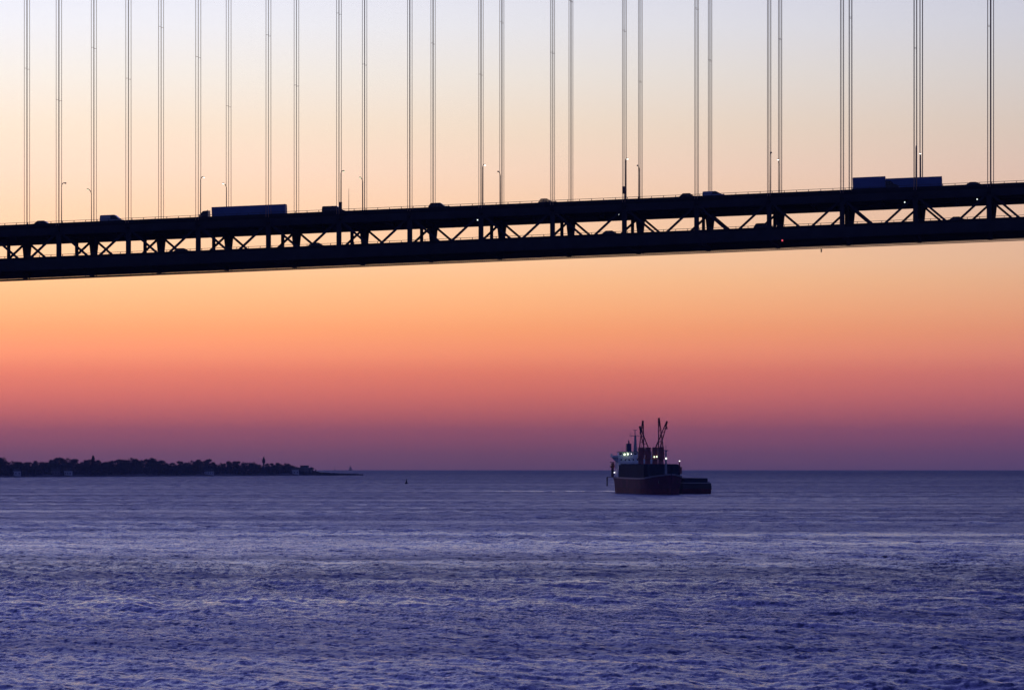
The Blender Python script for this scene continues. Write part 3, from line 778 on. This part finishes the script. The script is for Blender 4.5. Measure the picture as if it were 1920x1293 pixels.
for xx in (-68, -63): MB().box(xx - 0.2, xx + 0.2, -11.6, -10.9, 9.0, 14.2).box(xx - 0.2, xx + 0.2, -12.4, -11.0, 17.5, 17.9).box(xx - 0.2, xx + 0.2, -10.95, -10.6, 14.2, 17.9).build('davit', M['crane_d'], ship)
gw = MB().box(-66, -65.3, -14.4, -10.2, 9.0, 9.3).build('gangway', M['crane_d'], ship)
MB().box(-66, -65.3, -14.75, -14.1, 3.8, 8.997).build('hanging_ladder', M['crane_d'], gw)
for sg in (-1, 1):
    MB().box(64.6, 65.6, sg*5.2-0.25, sg*5.2+0.25, 6.2, 8.2, ty=0.1).build('anchor', M['crane_d'], ship)

# barge alongside the port bow
BY = 2262.0; BX = (1306.5 - 960) / F * BY
brg = empty('barge', (BX, BY, sea(BX, BY)), (0, 0, HEAD))
tag(brg, 'low black barge lying against the bow of the cargo ship', 'barge')
b = MB(); prof = [(-62, 5.6), (-62, 1.5), (-58, -1.2), (-5, -1.2), (-1.2, 0.4), (0, 2.6), (0, 5.8)]
b.prism(prof, -8.0, 8.0).build('hull', M['barge'], brg)
MB().prism([(-5, -1.25), (-1.16, 0.36), (0.06, 2.55), (0.06, 2.9), (-62, 2.9), (-62, -1.25)], -8.06, 8.06).build('boot_topping', M['boot'], brg)
MB().box(-61.6, -0.4, -7.8, -7.55, 5.805, 6.3).box(-61.6, -0.4, 7.55, 7.8, 5.805, 6.3).box(-0.65, -0.4, -7.5, 7.5, 5.805, 6.3).build('bulwark', M['house_g'], brg)
MB().box(-55, -3.0, -6.9, 6.6, 5.803, 8.6, ty=0.1).build('cargo_trunk', M['teal'], brg)
for xx in (-2.0, -30, -58):
    for yy in (-7.2, 7.1): MB().tube([(xx, yy, 5.7), (xx, yy, 7.0)], 0.22, 8).box(xx - 0.4, xx + 0.4, yy - 0.15, yy + 0.15, 6.6, 6.85).build('bollard', M['barge'], brg)
for xx in (-3, -9, -15): MB().tube([(xx, 8.25, 2.2), (xx, 8.25, 4.6)], 0.45, 10).build('fender', M['tyre'], brg)

# channel buoy
p = at_px(762, 906.5)
bu = empty('channel_buoy', p)
tag(bu, 'small dark cone shaped channel buoy afloat between shore and ship', 'buoy')
MB().tube([(0, 0, -0.5), (0, 0, 0.7)], 1.25, 14).build('float', M['barge'], bu)
MB().tube([(0, 0, 0.7), (0, 0, 2.2), (0, 0, 3.3)], [0.95, 0.5, 0.3], 10).build('tower', M['barge'], bu)
MB().tube([(0, 0, 3.3), (0, 0, 3.9)], [0.28, 0.2], 8).build('lantern', M['lamp_off'], bu)
# boats on the horizon
M['sail'] = mat('sail_cloth', (0.22, 0.2, 0.24), 0.8, var=0.1)
for px, sc_, lb_ in ((657, 1.0, 'faint distant sailing boat with broad sails on the horizon'), (628, 0.72, 'faint distant boat with one thin upright sail on the horizon')):
    Y_ = 12500.0; X_ = (px - 960) / F * Y_
    bt_ = empty('sailing_boat', (X_, Y_, sea(X_, Y_)), (0, 0, 0.2 if sc_ == 1 else 1.3)); bt_.scale = (sc_,) * 3
    tag(bt_, lb_, 'boat')
    MB().hexa([(-5, -1.2, -0.4), (4, -1.0, -0.4), (4, 1.0, -0.4), (-5, 1.2, -0.4), (-5.8, -1.6, 1.5), (6.2, -0.3, 1.9), (6.2, 0.3, 1.9), (-5.8, 1.6, 1.5)]).build('hull', M['barge'], bt_)
    MB().tube([(0, 0, 1.0), (0, 0, 16)], 0.18, 6).build('mast', M['barge'], bt_)
    MB().prism([(-4.6, 2.4), (-0.3, 2.4), (-0.3, 15.2)], -0.06, 0.06).build('mainsail', M['sail'], bt_)
    MB().prism([(0.4, 2.2), (5.2, 2.2), (0.4, 13.0)], -0.06, 0.06).build('foresail', M['sail'], bt_)

# ------------------------------------------------------------------ the wooded shore
M.update(
    bark=mat('bark', (0.030, 0.026, 0.026), 0.9, var=0.2),
    twig=mat('bare_twigs_haze_tint', (0.030, 0.037, 0.052), 0.9, spec=0.1, var=0.3, scale=0.3),  # bluish tint puts part of the distance haze into the colour
    conif=mat('conifer_needles', (0.014, 0.024, 0.018), 0.9, spec=0.1, var=0.3),
    earth=mat('shore_earth', (0.05, 0.045, 0.05), 0.95, var=0.3, scale=0.02),
    rock=mat('jetty_rock', (0.035, 0.033, 0.038), 0.9, var=0.3, scale=0.3),
    wallp=mat('house_wall_pale', (0.55, 0.54, 0.58), 0.8, var=0.1),
    wallg=mat('house_wall_grey', (0.16, 0.15, 0.17), 0.8, var=0.1),
    roof=mat('roof_shingle', (0.04, 0.035, 0.04), 0.9, var=0.2),
)
def base_y(px): return 894.2 - 3.6 * max(0, px) / 678
def shore_pt(px, back=0.0):
    q = at_px(px, base_y(px)); q = q * 1.0
    f = (q.y + back) / q.y
    x, y = q.x * f, q.y * f
    return Vector((x, y, sea(x, y)))
b = MB(); pxs = list(np.arange(-260, 611, 10)); prof = [(-25, -1.5), (0, 0.4), (14, 1.6), (45, 3.6), (90, 4.8), (400, 5.5), (700, -2.0)]
for px in pxs:
    e = min(1.0, max(0.12, (612 - px) / 70))
    wob = 10 * math.sin(px / 23) + 6 * math.sin(px / 9 + 1)
    for bk, hz in prof:
        q = shore_pt(px, bk + wob if bk > 0 else bk + wob * 0.6); b.v.append((q.x, q.y, q.z + hz * (e if hz > 0 else 1)))
n = len(prof)
for i in range(len(pxs) - 1):
    for j in range(n - 1): b.f.append((i*n+j, (i+1)*n+j, (i+1)*n+j+1, i*n+j+1))
tag(b.build('shore', M['earth']), 'low dark strip of distant shore land', 'land', kind='structure')
# rock jetty
jr = random.Random(5)
p0, p1 = shore_pt(588, 25), shore_pt(679, 25)
jet = empty('rock_jetty', p0)
tag(jet, 'thin low rock jetty running out from the wooded shore', 'jetty')
dv = p1 - p0; ln = dv.length
for i in range(46):
    f = i / 45.0; c = dv * f
    w = 4.6 * (1 - 0.25 * f); hh = (3.0 * (1 - f) ** 2 + 1.9 + jr.uniform(-0.35, 0.45)) * (0.75 if f > 0.97 else 1)
    lx = ln / 45 * 0.62
    pts = []
    for (zz, sc_) in ((-1.2, 1.0), (hh, 0.72)):
        for (sx, sy) in ((-1, -1), (1, -1), (1, 1), (-1, 1)):
            pts.append((c.x + sx * lx * sc_ + jr.uniform(-.3, .3), c.y + sy * w * sc_, c.z + zz + (jr.uniform(-.3, .3) if zz > 0 else 0)))
    MB().hexa(pts).build('rock', M['rock'], jet)
# trees
def tree_proto(seed, h, rw, conifer=False):
    r = random.Random(seed)
    root = empty('bare_tree' if not conifer else 'conifer_tree')
    b = MB(); b.tube([(0, 0, -0.5), (0.1, 0, h * 0.35), (0.2, 0.1, h * (0.95 if conifer else 0.7))], [h * 0.022 + 0.08, h * 0.016, 0.06], 7)
    if not conifer:
        for i in range(11):
            a = r.uniform(0, 6.28); z0 = h * r.uniform(0.25, 0.55); rr = rw * r.uniform(0.45, 0.95); z1 = min(h * 0.97, z0 + h * r.uniform(0.25, 0.5))
            mid = (rr * 0.45 * math.cos(a), rr * 0.45 * math.sin(a), (z0 + z1) / 2 + 0.3)
            b.tube([(0.1, 0, z0), mid, (rr * math.cos(a), rr * math.sin(a), z1)], [0.2, 0.13, 0.04], 4, cap=False)
    b.build('trunk', M['bark'], root)
    b = MB()
    if conifer:
        cl = [((0, 0, h * (0.25 + 0.7 * i / 9)), rw * (1 - 0.85 * i / 9), h * 0.08) for i in range(10)]
        cnt = 110
    else:
        cl = []
        for i in range(24):
            a = r.uniform(0, 6.28); f = r.random() ** 0.6; z = h * r.uniform(0.30, 0.90)
            env = math.sin(min(1, max(0.05, (z / h - 0.18) / 0.8)) * math.pi) ** 0.5
            cl.append(((rw * 0.75 * f * env * math.cos(a), rw * 0.75 * f * env * math.sin(a), z), rw * r.uniform(0.22, 0.42), h * r.uniform(0.08, 0.15)))
        cnt = 60
    for (c, rx, rz) in cl:
        for _ in range(cnt):
            u = Vector((r.gauss(0, 1), r.gauss(0, 1), r.gauss(0, 1))).normalized() * (r.random() ** 0.45)
            p_ = Vector(c) + Vector((u.x * rx, u.y * rx, u.z * rz))
            d = Vector((r.gauss(0, 1), r.gauss(0, 1), r.gauss(0.6, 0.8))).normalized()
            e = d.cross(Vector((r.gauss(0, 1), r.gauss(0, 1), r.gauss(0, 1)))).normalized()
            l = r.uniform(0.3, 0.75); w = r.uniform(0.10, 0.24)
            i = len(b.v); b.v += [tuple(p_ - d * l - e * w), tuple(p_ - d * l + e * w), tuple(p_ + d * l + e * w * 0.4), tuple(p_ + d * l - e * w * 0.4)]; b.f.append((i, i+1, i+2, i+3))
    b.build('crown', M['twig'] if not conifer else M['conif'], root)
    return root, h
protos = [tree_proto(20 + i, 14.0, w) for i, w in enumerate((5.2, 6.4, 4.4, 5.8, 7.0, 4.9))]
con, conh = tree_proto(99, 15.0, 3.4, True)
used = set()
def plant(px, ytop, back, proto, h0, label, cat, group, key):
    g = shore_pt(px, back); gz = g.z + 4.2 + min(1.2, back / 300)
    topz = (YL - ytop) * g.y / F + HC
    sc_ = (topz - gz) / h0
    if sc_ < 0.25: return
    o = proto if key not in used else copy_tree(proto)
    used.add(key)
    o.location = (g.x, g.y, gz); wd = sc_ * (1.05 + 0.55 * trr.random()); o.scale = (wd, wd, sc_); o.rotation_euler = (0, 0, trr.random() * 6.28)
    tag(o, label, cat, group)
trr = random.Random(3)
sky_pts = [(-30, 862), (-14, 860), (2, 856), (11, 862), (28, 864), (36, 865), (45, 866), (54, 866), (66, 862.5), (73, 863), (82, 867), (92, 864), (100, 861), (109, 857), (118, 858), (127, 862), (135, 858.5), (150, 866), (159, 864), (166, 861),
    (183, 861), (191, 863), (200, 865), (208, 863), (217, 862), (226, 860.5), (234, 862), (243, 857.5), (251, 858), (260, 862), (268, 862), (276, 860), (286, 857), (294, 859), (303, 863), (313, 867), (324, 867), (337, 864), (347, 866.5), (357, 863.5),
    (365, 863), (373, 860.5), (381, 863), (391, 860), (400, 865), (409, 868), (418, 867.5), (429, 863.5), (437, 864), (446, 864), (455, 867.5), (465, 864), (474, 866.5), (483, 869), (500, 868.5), (510, 868), (520, 866.5), (528, 867.5), (538, 868), (546, 871), (585, 876), (592, 880)]
SKY_L = 'leafless tree standing in the skyline of the distant wooded shore'
LOW_L = 'shorter leafless tree near the waterline of the distant wooded shore'
for i, (px, y) in enumerate(sky_pts):
    j = (i * 5 + 1) % 6
    plant(px, y - 0.6, 95 + 70 * trr.random(), protos[j][0], protos[j][1], SKY_L, 'tree', 'skyline trees on the distant shore', j)
for i, px in enumerate(np.arange(-25, 556, 9.0)):
    j = (i * 7 + 2) % 6
    plant(px + trr.uniform(-3, 3), 870 + 4 * (px / 555) + trr.uniform(-1.5, 4.0), 35 + 40 * trr.random(), protos[j][0], protos[j][1], LOW_L, 'tree', 'waterside trees on the distant shore', j)
plant(174.5, 854.5, 90, con, conh, 'dark pointed evergreen tree taller than its neighbours on the shore', 'tree', None, 'con')
# undergrowth that reads as one mass
ur = np.random.default_rng(4); b = MB(); vv = []; ff = []
for i in range(15000):
    px = ur.uniform(-120, 596); back = ur.uniform(18, 150); g = shore_pt(px, back)
    hmax = (7.5 if back > 40 else 4.5) * min(1, (606 - px) / 60 + 0.15)
    c = np.array([g.x, g.y, g.z + 1.2 + 3.0 * min(1, back / 90) * min(1, (606 - px) / 60 + 0.1) + hmax * ur.random() ** 1.3])
    d = ur.normal(size=3); d /= np.linalg.norm(d); e = np.cross(d, ur.normal(size=3)); e /= np.linalg.norm(e)
    l, w = ur.uniform(0.7, 1.9), ur.uniform(0.4, 1.0); k = len(vv)
    vv += [tuple(c - d*l - e*w), tuple(c - d*l + e*w), tuple(c + d*l + e*w*0.5), tuple(c + d*l - e*w*0.5)]; ff.append((k, k+1, k+2, k+3))
b.v = vv; b.f = ff
tag(b.build('undergrowth', M['twig']), 'dark tangled undergrowth filling the distant shore below the trees', 'undergrowth', kind='stuff')
# houses among the trees
def house(px, back, w, d, h, rh, wall, label, flat=False, cat='house'):
    g = shore_pt(px, back); o = empty('shore_house' if not flat else 'flat_roofed_building', (g.x, g.y, g.z + 2.2 + 2.6 * min(1, back / 90)), (0, 0, trr.uniform(-0.3, 0.3)))
    wl = MB().box(-w/2, w/2, -d/2, d/2, -2, h).build('wall', wall, o)
    if flat: MB().box(-w/2 - 0.3, w/2 + 0.3, -d/2 - 0.3, d/2 + 0.3, h + 0.003, h + 0.9).build('roof', M['roof'], o)
    else:
        b = MB(); b.v = [(-w/2-.4, -d/2-.4, h), (w/2+.4, -d/2-.4, h), (w/2+.4, d/2+.4, h), (-w/2-.4, d/2+.4, h), (-w/2-.4, 0, h+rh), (w/2+.4, 0, h+rh)]
        b.f = [(0, 1, 5, 4), (2, 3, 4, 5), (0, 4, 3), (1, 2, 5), (0, 3, 2, 1)]; rf = b.build('roof', M['roof'], o)
        MB().box(w*0.2, w*0.2+0.9, 0.2, 1.1, h + rh*0.4, h + rh + 1.2).build('chimney', M['wallg'], rf)
    nf = max(1, int(h // 3)); nw = max(2, int(w // 3))
    for i in range(nf):
        for j in range(nw):
            x = -w/2 + w * (j + 0.5) / nw; z = 1.0 + i * 3
            MB().box(x - 0.55, x + 0.55, -d/2 - 0.05, -d/2 - 0.005, z, z + 1.4).build('window', M['dark_glass'], wl)
    tag(o, label, cat)
house(571, 45, 10.0, 9, 9.2, 0, M['wallg'], 'dark flat roofed block at the seaward end of the wooded shore', True, 'building')
house(554, 14, 8.5, 8, 5.5, 2.8, M['wallp'], 'pale house beside the dark flat roofed block on the shore')
house(581, 40, 5.0, 7, 5.0, 2.2, M['wallg'], 'small grey house on the seaward side of the flat roofed block')
house(392, 14, 12, 8, 3.6, 2.4, M['wallp'], 'long low pale house at the foot of the shore trees')
house(104, 16, 10, 8, 5.0, 2.8, M['wallg'], 'grey two storey house under the domed shore trees')
house(32, 14, 8, 8, 4.5, 2.6, M['wallp'], 'pale house low among the trees well away from the jetty')
house(128, 15, 9, 8, 4.6, 2.6, M['wallp'], 'pale house next to the grey two storey shore house')
# light tower
g = shore_pt(494.5, 80)
lt = empty('light_tower', (g.x, g.y, g.z + 4.5))
tag(lt, 'slim light tower with dark lantern rising above the shore trees', 'lighthouse')
topz = (YL - 855) * g.y / F + HC - (g.z + 4.5)
b = MB(); b.tube([(0, 0, -0.5), (0, 0, topz - 9)], [1.5, 0.75], 10)
for sx, sy in ((-1, -1), (1, -1), (1, 1), (-1, 1)): b.tube([(sx*2.4, sy*2.4, -0.5), (sx*0.95, sy*0.95, topz - 8.5)], 0.16, 5)
b.build('shaft', M['wallg'], lt)
MB().tube([(0, 0, topz - 9), (0, 0, topz - 8), (0, 0, topz - 7.9), (0, 0, topz - 4)], [1.2, 2.4, 2.1, 2.1], 12).build('lantern_room', M['barge'], lt)
MB().tube([(0, 0, topz - 3.99), (0, 0, topz - 1.8), (0, 0, topz)], [1.75, 0.8, 0.12], 12).build('cap', M['barge'], lt)

# ------------------------------------------------------------------ haze over the water
HAZE = 3.3e-5
if HAZE:
    hm = bpy.data.materials.new('haze_air'); hm.use_nodes = True
    t = hm.node_tree
    for n_ in list(t.nodes): t.nodes.remove(n_)
    pv = t.nodes.new('ShaderNodeVolumePrincipled'); pv.inputs['Color'].default_value = (0.58, 0.66, 1.0, 1)
    pv.inputs['Density'].default_value = HAZE; pv.inputs['Anisotropy'].default_value = 0.2
    om = t.nodes.new('ShaderNodeOutputMaterial'); t.links.new(pv.outputs[0], om.inputs['Volume'])
    hz = MB().box(-36000, 36000, -600, 23000, -170, 190).build('haze', hm)
    tag(hz, 'thin bluish haze over the water', 'haze', kind='stuff')
